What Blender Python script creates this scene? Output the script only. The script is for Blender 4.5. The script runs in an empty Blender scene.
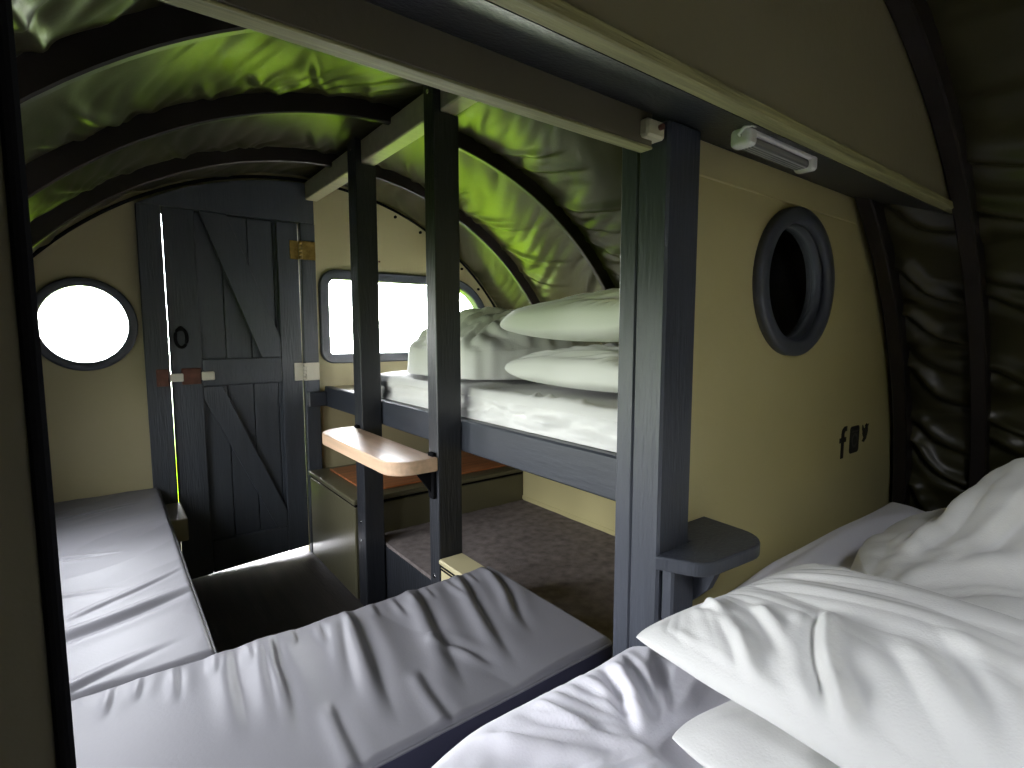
import bpy, bmesh, math
import numpy as np
from mathutils import Vector, Matrix
from mathutils.geometry import tessellate_polygon

C = bpy.context.scene.collection
H = 1.15                       # eye height; geometry below is written from eye level, floor at -H
PI = math.pi

# ------------------------------------------------------------------ materials
def new_mat(name):
    m = bpy.data.materials.new(name); m.use_nodes = True
    nt = m.node_tree; nt.nodes.clear()
    out = nt.nodes.new('ShaderNodeOutputMaterial')
    b = nt.nodes.new('ShaderNodeBsdfPrincipled')
    nt.links.new(b.outputs[0], out.inputs[0])
    return m, nt, b

def mat(name, col, rough=0.5, vary=0.12, scale=6.0, stretch=(1, 1, 1), bump=0.0, bscale=40.0,
        spec=0.5, metal=0.0, detail=4.0, sheen=0.0):
    m, nt, b = new_mat(name)
    tc = nt.nodes.new('ShaderNodeTexCoord')
    mp = nt.nodes.new('ShaderNodeMapping'); mp.inputs['Scale'].default_value = stretch
    nt.links.new(tc.outputs['Object'], mp.inputs[0])
    nz = nt.nodes.new('ShaderNodeTexNoise'); nz.inputs['Scale'].default_value = scale; nz.inputs['Detail'].default_value = detail
    nt.links.new(mp.outputs[0], nz.inputs['Vector'])
    cr = nt.nodes.new('ShaderNodeValToRGB')
    cr.color_ramp.elements[0].position = 0.3; cr.color_ramp.elements[1].position = 0.7
    cr.color_ramp.elements[0].color = (*[c * (1 - vary) for c in col], 1)
    cr.color_ramp.elements[1].color = (*[min(1, c * (1 + vary)) for c in col], 1)
    nt.links.new(nz.outputs[0], cr.inputs[0]); nt.links.new(cr.outputs[0], b.inputs['Base Color'])
    b.inputs['Roughness'].default_value = rough; b.inputs['Metallic'].default_value = metal
    b.inputs['Specular IOR Level'].default_value = spec
    if sheen: b.inputs['Sheen Weight'].default_value = sheen
    if bump:
        n2 = nt.nodes.new('ShaderNodeTexNoise'); n2.inputs['Scale'].default_value = bscale; n2.inputs['Detail'].default_value = 3
        nt.links.new(mp.outputs[0], n2.inputs['Vector'])
        bp = nt.nodes.new('ShaderNodeBump'); bp.inputs['Strength'].default_value = bump; bp.inputs['Distance'].default_value = 0.004
        nt.links.new(n2.outputs[0], bp.inputs['Height']); nt.links.new(bp.outputs[0], b.inputs['Normal'])
    return m

M = {}
M['navy_shade'] = mat('navy_paint_shaded', (.020, .022, .027), .42, .12, 5, (4, 4, .5), .5, 30)  # shaded copy of the navy paint, darkened where less light falls
M['navy'] = mat('navy_paint', (.050, .056, .072), .42, .12, 5, (4, 4, .5), .5, 30)
M['door'] = mat('door_paint', (.052, .059, .071), .45, .10, 5, (5, 5, .4), .5, 30)
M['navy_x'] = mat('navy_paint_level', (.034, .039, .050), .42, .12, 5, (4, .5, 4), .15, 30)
M['tan'] = mat('tan_paint', (.54, .485, .245), .38, .04, 3, (1, 1, 1), .12, 60)
M['cream'] = mat('cream_paint', (.43, .385, .225), .5, .04, 3, (1, 1, 1), .1, 60)
M['khaki'] = mat('dark_khaki_paint', (.105, .098, .058), .30, .06, 3, (1, 1, 1), .15, 60)
M['tan_shade'] = mat('tan_paint_shaded', (.115, .105, .068), .5, .06, 3, (1, 1, 1), .15, 60)  # tan paint with the shade on the left panel put into its colour
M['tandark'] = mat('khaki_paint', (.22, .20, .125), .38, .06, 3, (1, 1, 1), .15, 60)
M['pale'] = mat('pale_timber_paint', (.62, .60, .40), .5, .08, 6, (1, 6, 6), .3, 30)
M['ply'] = mat('plywood_edge', (.27, .26, .12), .6, .25, 14, (.4, 12, 12), .4, 30)
M['canvas'] = mat('olive_vinyl', (.037, .0345, .0145), .36, .10, 4, (1, 1, 1), .06, 120, spec=.42)
M['rib'] = mat('black_brown_timber', (.016, .012, .012), .36, .3, 8, (1, 1, 1), .05, 40, spec=.5)
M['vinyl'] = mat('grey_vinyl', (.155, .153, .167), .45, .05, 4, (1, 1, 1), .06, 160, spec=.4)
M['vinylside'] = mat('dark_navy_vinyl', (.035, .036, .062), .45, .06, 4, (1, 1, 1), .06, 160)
M['sheet_skylit'] = mat('white_cotton_skylit', (.75, .74, .80), .85, .02, 3, (1, 1, 1), .15, 260, spec=.2, sheen=.15)  # white cotton with the cool daylight tint put into its colour
M['sheet'] = mat('white_cotton', (.73, .73, .715), .85, .02, 3, (1, 1, 1), .15, 260, spec=.2, sheen=.15)
M['floor'] = mat('dark_floorboards', (.018, .014, .011), .55, .45, 4, (8, .6, 1), .4, 25)
M['carpet'] = mat('brown_grey_carpet', (.19, .165, .158), .95, .28, 26, (1, 1, 1), 1.0, 300, spec=.1)
M['beech'] = mat('varnished_beech', (.62, .43, .29), .30, .14, 7, (7, .5, 7), .1, 30)
M['orange'] = mat('orange_timber', (.42, .15, .055), .35, .25, 6, (.6, 8, 8), .2, 30)
M['black'] = mat('black_rubber', (.008, .008, .009), 1.0, .1, spec=0)
M['brass'] = mat('old_brass', (.40, .27, .09), .38, .35, 30, metal=.9)
M['rust'] = mat('brown_metal', (.115, .045, .030), .42, .3, 30, metal=.3)
M['white'] = mat('white_plastic', (.62, .62, .60), .35, .03)
M['steel'] = mat('pale_metal', (.72, .68, .58), .4, .05)
M['chrome'] = mat('bright_steel', (.6, .6, .6), .25, .05, metal=1.0)
M['winframe'] = mat('slate_frame_paint', (.070, .078, .098), .40, .08)
M['step'] = mat('pale_concrete', (.34, .34, .33), .9, .06, 12)
M['ink'] = mat('charcoal_print', (.022, .021, .018), .5, .05)
M['inkgrey'] = mat('grey_print', (.07, .07, .066), .5, .05)

def glass_mat(name, tint, gloss):
    m = bpy.data.materials.new(name); m.use_nodes = True
    nt = m.node_tree; nt.nodes.clear()
    out = nt.nodes.new('ShaderNodeOutputMaterial'); mx = nt.nodes.new('ShaderNodeMixShader')
    tr = nt.nodes.new('ShaderNodeBsdfTransparent'); tr.inputs[0].default_value = (*tint, 1)
    gl = nt.nodes.new('ShaderNodeBsdfGlossy'); gl.inputs['Roughness'].default_value = .02
    fr = nt.nodes.new('ShaderNodeFresnel'); fr.inputs[0].default_value = 1.45
    ml = nt.nodes.new('ShaderNodeMath'); ml.operation = 'MULTIPLY'; ml.inputs[1].default_value = gloss
    nt.links.new(fr.outputs[0], ml.inputs[0]); nt.links.new(ml.outputs[0], mx.inputs[0])
    nt.links.new(tr.outputs[0], mx.inputs[1]); nt.links.new(gl.outputs[0], mx.inputs[2])
    nt.links.new(mx.outputs[0], out.inputs[0])
    return m
M['glass'] = glass_mat('window_glass', (.97, .98, .97), 1.0)

def lens_mat():
    m, nt, b = new_mat('ribbed_lamp_cover')
    tc = nt.nodes.new('ShaderNodeTexCoord'); wv = nt.nodes.new('ShaderNodeTexWave')
    wv.bands_direction = 'Y'; wv.inputs['Scale'].default_value = 55
    nt.links.new(tc.outputs['Object'], wv.inputs['Vector'])
    cr = nt.nodes.new('ShaderNodeValToRGB')
    cr.color_ramp.elements[0].color = (.10, .10, .10, 1); cr.color_ramp.elements[1].color = (.32, .32, .31, 1)
    nt.links.new(wv.outputs['Fac'], cr.inputs[0]); nt.links.new(cr.outputs[0], b.inputs['Base Color'])
    b.inputs['Roughness'].default_value = .25
    return m
M['lens'] = lens_mat()

# ------------------------------------------------------------------ object helpers
def thing(name, loc, label=None, cat=None, group=None, kind=None):
    o = bpy.data.objects.new(name, None); C.objects.link(o)
    o.location = (loc[0], loc[1], loc[2] + H); o.empty_display_size = .05
    tag(o, label, cat, group, kind); return o

def tag(o, label=None, cat=None, group=None, kind=None):
    if label: o['label'] = label
    if cat: o['category'] = cat
    if group: o['group'] = group
    if kind: o['kind'] = kind
    return o

def wloc(o):
    v = Vector(o.location)
    return v + wloc(o.parent) if o.parent else v

class MB:
    """collects shapes, then links them as one mesh object"""
    def __init__(s): s.v = []; s.f = []; s.mi = []; s.sm = []
    def add(s, V, F, mi=0, smooth=False):
        n = len(s.v); s.v += [tuple(map(float, p)) for p in V]
        for f in F:
            s.f.append(tuple(i + n for i in f)); s.mi.append(mi); s.sm.append(smooth)
        return s
    def bm(s, bm, mi=0, smooth=False):
        bm.verts.index_update()
        s.add([v.co[:] for v in bm.verts], [[v.index for v in f.verts] for f in bm.faces], mi, smooth); bm.free(); return s
    def box(s, x0, x1, y0, y1, z0, z1, bev=.003, mi=0, rot=None, seg=1):
        b = bmesh.new(); bmesh.ops.create_cube(b, size=1)
        for v in b.verts:
            v.co = Vector(((x0 + x1) / 2 + v.co.x * (x1 - x0), (y0 + y1) / 2 + v.co.y * (y1 - y0), (z0 + z1) / 2 + v.co.z * (z1 - z0)))
        if bev: bmesh.ops.bevel(b, geom=b.edges[:], offset=min(bev, .45 * min(x1 - x0, y1 - y0, z1 - z0)), segments=seg, affect='EDGES', profile=.5)
        if rot:
            c = Vector(((x0 + x1) / 2, (y0 + y1) / 2, (z0 + z1) / 2))
            bmesh.ops.rotate(b, cent=c, matrix=rot, verts=b.verts)
        return s.bm(b, mi)
    def prism(s, outer, a, b, axis='y', holes=(), mi=0, bev=0):
        """polygon given in the two other axes, pushed from a to b along axis"""
        def P(p, t):
            return {'y': (p[0], t, p[1]), 'z': (p[0], p[1], t), 'x': (t, p[0], p[1])}[axis]
        if bev and not holes:
            q = bmesh.new()
            lo = [q.verts.new(P(p, a)) for p in outer]; hi = [q.verts.new(P(p, b)) for p in outer]; n = len(outer)
            q.faces.new(lo); q.faces.new(hi[::-1])
            for i in range(n): q.faces.new((lo[i], hi[i], hi[(i + 1) % n], lo[(i + 1) % n]))
            bmesh.ops.recalc_face_normals(q, faces=q.faces)
            ed = [e for e in q.edges if len(e.link_faces) == 2 and e.link_faces[0].normal.angle(e.link_faces[1].normal) > .6]
            bmesh.ops.bevel(q, geom=ed, offset=bev, segments=2, affect='EDGES', profile=.5)
            return s.bm(q, mi)
        loops = [list(outer)] + [list(h) for h in holes]
        flat = [p for l in loops for p in l]; n = len(flat)
        tris = tessellate_polygon([[Vector((p[0], p[1], 0)) for p in l] for l in loops])
        q = bmesh.new()
        lo = [q.verts.new(P(p, a)) for p in flat]; hi = [q.verts.new(P(p, b)) for p in flat]
        for t in tris:
            try:
                q.faces.new([lo[i] for i in t]); q.faces.new([hi[i] for i in reversed(t)])
            except ValueError: pass
        k = 0
        for l in loops:
            m = len(l)
            for i in range(m):
                i0, i1 = k + i, k + (i + 1) % m
                q.faces.new((lo[i0], hi[i0], hi[i1], lo[i1]))
            k += m
        bmesh.ops.recalc_face_normals(q, faces=q.faces)
        return s.bm(q, mi)
    def band(s, loops, closed=True, mi=0, smooth=True):
        """skin between successive closed loops of equal length; closed joins last to first"""
        n = len(loops[0]); V = [p for l in loops for p in l]; F = []
        L = len(loops)
        for k in range(L if closed else L - 1):
            k2 = (k + 1) % L
            for i in range(n):
                j = (i + 1) % n
                F.append((k * n + i, k * n + j, k2 * n + j, k2 * n + i))
        return s.add(V, F, mi, smooth)
    def tube(s, pts, r, n=8, closed=False, mi=0):
        pts = [Vector(p) for p in pts]; loops = []
        L = len(pts)
        for i, p in enumerate(pts):
            a = pts[(i - 1) % L] if (closed or i > 0) else p
            b = pts[(i + 1) % L] if (closed or i < L - 1) else p
            t = (b - a).normalized()
            up = Vector((0, 0, 1)) if abs(t.z) < .9 else Vector((1, 0, 0))
            u = t.cross(up).normalized(); w = u.cross(t)
            loops.append([p + r * (math.cos(2 * PI * k / n) * u + math.sin(2 * PI * k / n) * w) for k in range(n)])
        s.band(loops, closed, mi)
        if not closed:
            m = len(s.v) - L * n
            s.f.append(tuple(m + k for k in range(n))); s.mi.append(mi); s.sm.append(False)
            s.f.append(tuple(m + (L - 1) * n + k for k in reversed(range(n)))); s.mi.append(mi); s.sm.append(False)
        return s
    def cyl(s, p0, p1, r, n=16, mi=0): return s.tube([p0, p1], r, n, False, mi)
    def ball(s, c, r, mi=0):
        b = bmesh.new(); bmesh.ops.create_icosphere(b, subdivisions=2, radius=r)
        bmesh.ops.translate(b, vec=c, verts=b.verts); return s.bm(b, mi, True)
    def grid(s, P, mi=0, smooth=True, flip=False):
        """P: array (n, m, 3)"""
        n, m = P.shape[:2]; V = P.reshape(-1, 3); F = []
        for i in range(n - 1):
            for j in range(m - 1):
                f = (i * m + j, (i + 1) * m + j, (i + 1) * m + j + 1, i * m + j + 1)
                F.append(f[::-1] if flip else f)
        return s.add(V.tolist(), F, mi, smooth)
    def build(s, name, m, parent=None, fix=True):
        ms = m if isinstance(m, (list, tuple)) else [m]
        V = np.array(s.v, float); V[:, 2] += H
        if parent is not None: org = np.array(wloc(parent))
        else:
            lo = V.min(0); hi = V.max(0); org = np.array([(lo[0] + hi[0]) / 2, (lo[1] + hi[1]) / 2, lo[2]])
        V = V - org
        me = bpy.data.meshes.new(name); me.from_pydata(V.tolist(), [], s.f)
        for q in ms: me.materials.append(M[q])
        me.polygons.foreach_set('material_index', s.mi); me.polygons.foreach_set('use_smooth', s.sm)
        if fix:
            b = bmesh.new(); b.from_mesh(me); bmesh.ops.recalc_face_normals(b, faces=b.faces); b.to_mesh(me); b.free()
        me.update()
        o = bpy.data.objects.new(name, me); C.objects.link(o)
        if parent is not None: o.parent = parent
        else: o.location = org
        return o

def circ(cx, cz, rx, n=48, rz=None, a0=0): 
    rz = rz or rx
    return [(cx + rx * math.cos(a0 + 2 * PI * k / n), cz + rz * math.sin(a0 + 2 * PI * k / n)) for k in range(n)]

def rrect(x0, x1, z0, z1, rs, n=8):
    """rounded rectangle, radii rs = (lower left, lower right, upper right, upper left)"""
    out = []
    for (cx, cz, sx, sz, a, r) in ((x0, z0, 1, 1, PI, rs[0]), (x1, z0, -1, 1, 1.5 * PI, rs[1]), (x1, z1, -1, -1, 0, rs[2]), (x0, z1, 1, -1, .5 * PI, rs[3])):
        for k in range(n + 1):
            t = a + .5 * PI * k / n
            out.append((cx + sx * r + r * math.cos(t), cz + sz * r + r * math.sin(t)))
    return out

def offset(poly, d):
    n = len(poly); out = []
    for i in range(n):
        a = Vector(poly[i - 1]); p = Vector(poly[i]); b = Vector(poly[(i + 1) % n])
        t = (b - a); t = Vector((1, 0)) if t.length < 1e-9 else t.normalized()
        out.append((p.x - t.y * d, p.y + t.x * d))          # to the left of travel = inwards when counter-clockwise
    return out

# ------------------------------------------------------------------ noise
_rng = np.random.RandomState(7); _perm = np.concatenate([_rng.permutation(256)] * 3)
_ang = _rng.rand(256) * 2 * PI
def perlin(x, y, seed=0):
    x = np.asarray(x, float) + seed * 17.31; y = np.asarray(y, float) + seed * 9.77
    xi = np.floor(x).astype(int); yi = np.floor(y).astype(int); xf = x - xi; yf = y - yi
    u = xf ** 3 * (xf * (xf * 6 - 15) + 10); v = yf ** 3 * (yf * (yf * 6 - 15) + 10)
    def g(ix, iy, dx, dy):
        a = _ang[_perm[(_perm[ix % 256] + iy) % 512 % 256]]
        return np.cos(a) * dx + np.sin(a) * dy
    n00 = g(xi, yi, xf, yf); n10 = g(xi + 1, yi, xf - 1, yf); n01 = g(xi, yi + 1, xf, yf - 1); n11 = g(xi + 1, yi + 1, xf - 1, yf - 1)
    return (n00 * (1 - u) + n10 * u) * (1 - v) + (n01 * (1 - u) + n11 * u) * v
def ridged(x, y, seed=0):
    n = 1 - np.abs(perlin(x, y, seed)) * 2.2
    return np.clip(n, 0, 1) ** 2
def sst(a, b, x):
    t = np.clip((x - a) / (b - a), 0, 1); return t * t * (3 - 2 * t)

def billow(x, y, seed=0):
    return np.minimum(np.abs(perlin(x, y, seed)) * 2.0, 1)
def crease(X, Y, path, w, h, side=1, ends=(1, 1)):
    """a sharp valley along a path with a rounded crest on one side"""
    best = np.full(X.shape, 1e9); sd = np.zeros(X.shape); par = np.zeros(X.shape)
    P = np.array(path, float)
    for _ in range(2):                                   # round the corners of the path
        Q = [P[0]]
        for a, b in zip(P[:-1], P[1:]): Q += [.75 * a + .25 * b, .25 * a + .75 * b]
        P = np.array(Q + [P[-1]])
    seg = np.linalg.norm(np.diff(P, axis=0), axis=1); tot = seg.sum(); acc = 0
    for i in range(len(P) - 1):
        d = P[i + 1] - P[i]; L = seg[i]
        t = np.clip(((X - P[i, 0]) * d[0] + (Y - P[i, 1]) * d[1]) / (L * L), 0, 1)
        qx = X - P[i, 0] - t * d[0]; qy = Y - P[i, 1] - t * d[1]
        dist = np.hypot(qx, qy); m = dist < best
        best = np.where(m, dist, best); sd = np.where(m, dist * np.sign(d[0] * qy - d[1] * qx), sd); par = np.where(m, (acc + t * L) / tot, par)
        acc += L
    fade = (sst(0, .3, par) if ends[0] else 1) * (1 - (sst(.5, 1, par) if ends[1] else 0))
    u = sd * side / w
    return h * fade * (np.exp(-((u - 1.2) / 1.1) ** 2) - .55 * np.exp(-np.abs(u / .6) ** 1.4) + .25 * np.exp(-((u + 1.6) / 1.2) ** 2))
def fan(X, Y, cx, cy, fr, seed, rr=1.5):
    th = np.arctan2(Y - cy, X - cx); r = np.hypot(X - cx, Y - cy)
    return billow(np.cos(th) * fr + perlin(X * 4, Y * 4, seed) * .35, np.sin(th) * fr + r * rr, seed) * sst(.02, .12, r)

def fold(X, Y, path, w, h, asym=.6, ends=(1, 1)):
    """a crease along a path: a ridge with a valley beside it; w width, h height, ends fade"""
    best = np.full(X.shape, 1e9); sd = np.zeros(X.shape); par = np.zeros(X.shape)
    P = np.array(path, float); seg = np.linalg.norm(np.diff(P, axis=0), axis=1); tot = seg.sum(); acc = 0
    for i in range(len(P) - 1):
        d = P[i + 1] - P[i]; L = seg[i]
        t = np.clip(((X - P[i, 0]) * d[0] + (Y - P[i, 1]) * d[1]) / (L * L), 0, 1)
        qx = X - P[i, 0] - t * d[0]; qy = Y - P[i, 1] - t * d[1]
        dist = np.hypot(qx, qy); s_ = np.sign(d[0] * qy - d[1] * qx)
        m = dist < best
        best = np.where(m, dist, best); sd = np.where(m, dist * s_, sd); par = np.where(m, (acc + t * L) / tot, par)
        acc += L
    fade = (sst(0, .35, par) if ends[0] else 1) * (1 - (sst(.65, 1, par) if ends[1] else 0))
    fade = np.maximum(fade, .12) * np.exp(-(np.maximum(best - 2.2 * w, 0) / w) ** 2)
    return h * fade * (np.exp(-(sd / w) ** 2) - asym * np.exp(-((sd + 1.5 * w) / w) ** 2))

# ------------------------------------------------------------------ the barrel shell
XC, ZC, R = .84, -.67, 1.456          # centre line and radius of the vaulted roof
YF, YB = 2.80, -1.15                  # door wall and rear wall
def arcpt(a, r=R): return (XC + r * math.cos(a), ZC + r * math.sin(a))
A0 = math.asin((-H - ZC) / R) - .02   # angle where the vault meets the floor
A1 = PI - A0
def vault_outline(r, z0=-H, n=64):
    a = math.asin((z0 - ZC) / r)
    return [arcpt(a + (PI - 2 * a) * k / n, r) for k in range(n + 1)]

RIBS = [2.38, 1.78, 1.195, .63, .42, -.2, -.75]
# quilted canvas: padded bays between the ribs, gathered along each rib
edges = [YF + .02] + RIBS + [YB - .02]
nA, nY = 620, 420
aa = np.linspace(A0, A1, nA)[:, None] * np.ones((1, nY)); yy = np.ones((nA, 1)) * np.linspace(YB - .01, YF + .01, nY)[None, :]
lo = np.zeros_like(yy); hi = np.zeros_like(yy)
for a, b in zip(edges[:-1], edges[1:]):
    m = (yy <= a) & (yy >= b); lo[m] = b; hi[m] = a
t = np.clip((yy - lo) / np.maximum(hi - lo, 1e-6), 0, 1); bayw = hi - lo
s_arc = aa * R
side = np.where(aa < PI / 2, 1., -1.)                       # folds sag the opposite way on the two flanks
warp = perlin(s_arc * 1.7, yy * 2.3, 3) * .16
q = s_arc + warp + side * (t - .5) * bayw * .45
wr = billow(q * 5.2, yy * 1.3, 1) * .6 + billow(q * 11, yy * 2.2 + 5, 2) * .4
near = np.maximum(np.exp(-((1 - t) * bayw / .20) ** 2), .75 * np.exp(-(t * bayw / .12) ** 2))
steep = np.abs(np.cos(aa))
amp = .007 + .020 * near + .010 * steep ** 2
bulge = .030 * np.sin(PI * t) ** .7 * np.minimum(bayw / .5, 1)
fine = perlin(q * 20, yy * 5, 6) * .0018 * (near + .3)
rr = R - .004 - bulge - (wr - .3) * amp * np.clip(np.sin(PI * t) * 3, .15, 1) - fine
# long drag folds low on the right flank behind the bed
rs_ = np.random.RandomState(5)
for ya, yb, lo_a, hi_a, n_ in ((.62, .43, -.05, .85, 9), (.41, -.18, -.05, .85, 8), (1.18, .65, .25, .95, 7), (1.77, 1.21, .3, 1.25, 9), (2.36, 1.80, .35, 1.25, 7)):
    for i in range(n_):
        aq = lo_a + (hi_a - lo_a) * (i + rs_.rand() * .7) / n_; ln = (ya - yb); tilt = (.10 + .10 * rs_.rand()) * (1 if ya < .65 else .75)
        y0_ = ya - .02 * rs_.rand(); y1_ = yb + ln * (.05 + (.1 if ya < .65 else .45) * rs_.rand())
        rr -= crease(s_arc, yy, [((aq + tilt * .6) * R, y0_), ((aq + tilt * .15) * R, y0_ * .6 + y1_ * .4), (aq * R, y1_)], (.016 if ya < .65 else .014) + .010 * rs_.rand(), (.009 + .010 * rs_.rand()) * (1.7 if ya < .65 else .8), 1, (0, 0 if ya < .65 else 1))
for ya, yb, lo_a, hi_a, n_ in ((1.18, .65, 1.3, 2.5, 10), (1.77, 1.21, 1.4, 2.6, 12), (2.36, 1.80, 1.4, 2.6, 11)):
    for i in range(n_):
        aq = lo_a + (hi_a - lo_a) * (i + rs_.rand() * .7) / n_; ln = (ya - yb); tilt = (.04 + .08 * rs_.rand())
        y0_ = ya - .01 * rs_.rand(); y1_ = yb + ln * (.15 + .45 * rs_.rand())
        rr -= crease(s_arc, yy, [((aq - tilt) * R, y0_), ((aq - tilt * .3) * R, y0_ * .5 + y1_ * .5), (aq * R, y1_)], .014 + .010 * rs_.rand(), .005 + .005 * rs_.rand(), -1, (0, 1))
P = np.stack([XC + rr * np.cos(aa), yy, ZC + rr * np.sin(aa)], -1)
# openings in the canvas: unseen roof light and left side lights, added for more daylight
RD = math.radians
CUTS = [(RD(96), RD(128), -.69, -.26), (RD(151), RD(173), .70, 1.14), (RD(151), RD(173), 1.25, 1.73), (RD(151), RD(173), 1.84, 2.32)]
def is_cut(a, y): return any(c[0] < a < c[1] and c[2] < y < c[3] for c in CUTS)
nv = P.shape[1]; keep = []
for i in range(P.shape[0] - 1):
    am = (aa[i, 0] + aa[i + 1, 0]) / 2
    for j in range(nv - 1):
        ym = (yy[0, j] + yy[0, j + 1]) / 2
        if is_cut(am, ym): continue
        keep.append((i * nv + j, (i + 1) * nv + j, (i + 1) * nv + j + 1, i * nv + j + 1))
ceil = MB().add(P.reshape(-1, 3).tolist(), keep, 0, True).build('ceiling', 'canvas', fix=False); tag(ceil, kind='structure')
# outer skin closes the vault against daylight
shell = MB(); n = 80
r0 = R + .03; V = []; F = []
brk = sorted({A0, A1} | {c[0] for c in CUTS} | {c[1] for c in CUTS}); ang = []
for p_, q_ in zip(brk[:-1], brk[1:]): ang += list(np.linspace(p_, q_, max(3, int((q_ - p_) / .06)))[:-1])
ang.append(A1)
ysh = sorted({YB - .06, YF + .07} | {c[2] for c in CUTS} | {c[3] for c in CUTS}); ky = len(ysh)
for a in ang:
    for y in ysh: V.append((XC + r0 * math.cos(a), y, ZC + r0 * math.sin(a)))
for k in range(len(ang) - 1):
    for j in range(ky - 1):
        if is_cut((ang[k] + ang[k + 1]) / 2, (ysh[j] + ysh[j + 1]) / 2): continue
        F.append((ky * k + j, ky * k + ky + j, ky * k + ky + 1 + j, ky * k + 1 + j))
shell.add(V, F, 0, True)
tag(shell.build('ceiling_outer', 'canvas', ceil, fix=False), kind='structure')

fl = MB().box(-.62, 2.30, YB - .05, YF + .06, -H - .04, -H, 0).build('floor', 'floor'); tag(fl, kind='structure')

# roof ribs
def rib(Y, w, label, depth=.058, r=1.448):
    b = MB(); n = 96; sec = [(r, -w / 2), (r - depth + .004, -w / 2), (r - depth, -w / 2 + .004), (r - depth, w / 2 - .004), (r - depth + .004, w / 2), (r, w / 2)]
    loops = []
    a_lo = math.asin((-H - ZC) / r) + .004
    for k in range(n + 1):
        a = a_lo + (PI - 2 * a_lo) * k / n
        loops.append([(XC + q_ * math.cos(a), Y + d, ZC + q_ * math.sin(a)) for q_, d in sec])
    b.band(loops, False, 0, False)
    for L in (loops[0], loops[-1]): b.add(L, [tuple(range(6))])
    o = b.build('roof_rib', 'rib'); tag(o, label, 'rib', 'curved roof ribs'); return o
rib(2.38, .024, 'black curved roof rib closest to the plank door')
rib(1.78, .024, 'black curved roof rib, second in from the plank door')
rib(1.195, .026, 'black curved roof rib, third in from the plank door, above the grey cushions')
rib(.63, .040, 'black curved rib at the right end of the tan wall with the round window', .062)
rib(.42, .040, 'black curved rib standing behind the white bedding, in front of the tan wall end', .062)

# ------------------------------------------------------------------ door wall
door_hole = [(.222, -H - .02), (.792, -H - .02), (.792, .552), (.222, .552)]
port_c = (-.065, .035)
port_hole = circ(*port_c, .148, 48, .158)
win_out = rrect(.885, 1.945, -.160, .330, (.07, .07, .30, .09), 10)
win_in = offset(win_out, .048)
ow = vault_outline(R + .01, -H - .03)
def flip(p): return list(reversed(p))
wf = MB().prism(ow, YF, YF + .05, 'y', (flip(door_hole), flip(port_hole), flip(win_in))).build('wall_front', 'cream'); tag(wf, kind='structure')
# dark piping and bolts where the canvas meets the door wall
pp = MB().tube([(XC + 1.425 * math.cos(a), YF - .008, ZC + 1.425 * math.sin(a)) for a in np.linspace(.15, PI - .15, 90)], .007, 8).build('wall_piping', 'black', wf)
for a in (.62, .74, .86, .98, 1.10, 1.22, 1.40, 1.52):
    x, z = arcpt(a, 1.397); MB().cyl((x, YF - .010, z), (x, YF + .002, z), .008, 10).build('bolt_head', 'black', wf)
for (x, z) in ((.872, .32), (.868, .39), (1.22, .39), (.862, -.03)):
    MB().cyl((x, YF - .006, z), (x, YF + .002, z), .0055, 10).build('screw_head', 'rust', wf)

# door frame and ledged, braced plank door
door = thing('door_1', (.507, YF, -H), kind='structure')
fr = thing('door_2', (.507, YF, -H), kind='structure'); fr.name = 'trim_1'
head = [(.135, .545), (.79, .545), (.865, .545)] + [(x, ZC + math.sqrt(1.405 ** 2 - (x - XC) ** 2)) for x in np.linspace(.865, .135, 14)]
MB().prism(head, YF - .030, YF + .012, 'y').build('frame_head', 'door', fr)
MB().box(.215, .797, YF + .037, YF + .05, .522, .553, .002).build('added_gap_stop', 'door', fr)  # added strip behind the head, stops daylight at the top gap
MB().box(.130, .2195, YF - .030, YF + .05, -H, .545, .004).build('frame_post', 'door', fr)
MB().box(.796, .868, YF - .030, YF + .05, -H, .545, .004).build('frame_post', 'door', fr)
MB().box(.868, .876, YF - .018, YF - .002, -.30, .60, .002).build('frame_bead', 'cream', fr)
zb = lambda x: -1.147 + (x - .22) * .062            # the sagging bottom edge
pl = MB(); xs = np.linspace(.224, .788, 6)
for i in range(5):
    a, b_ = xs[i] + .0018, xs[i + 1] - .0018
    pl.prism([(a, zb(a)), (b_, zb(b_)), (b_, .540), (a, .540)], YF + .012, YF + .034, 'y', bev=.003)
pl.box(.232, .780, YF + .0335, YF + .0362, -1.05, .53, 0)
pl.build('door_planks', 'door', door)
def dboard(poly, nm, y=YF - .012): return MB().prism(poly, y, YF + .0125, 'y', bev=.004).build(nm, 'door', door)
dboard([(.2235, zb(.2235)), (.345, zb(.345)), (.345, .548), (.2235, .548)], 'door_stile')
dboard([(.690, zb(.69)), (.7885, zb(.7885)), (.7885, .540), (.690, .540)], 'door_stile')
dboard([(.346, -.245), (.689, -.245), (.689, -.120), (.346, -.120)], 'door_rail')
dboard([(.346, zb(.346) + .001), (.689, zb(.689) + .001), (.689, -.985), (.346, -.985)], 'door_rail')
dboard([(.362, .545), (.475, .545), (.689, -.02), (.689, -.119), (.600, -.119)], 'door_brace')
dboard([(.346, -.30), (.346, -.246), (.425, -.246), (.689, -.90), (.689, -.984), (.640, -.984)], 'door_brace')
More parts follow.
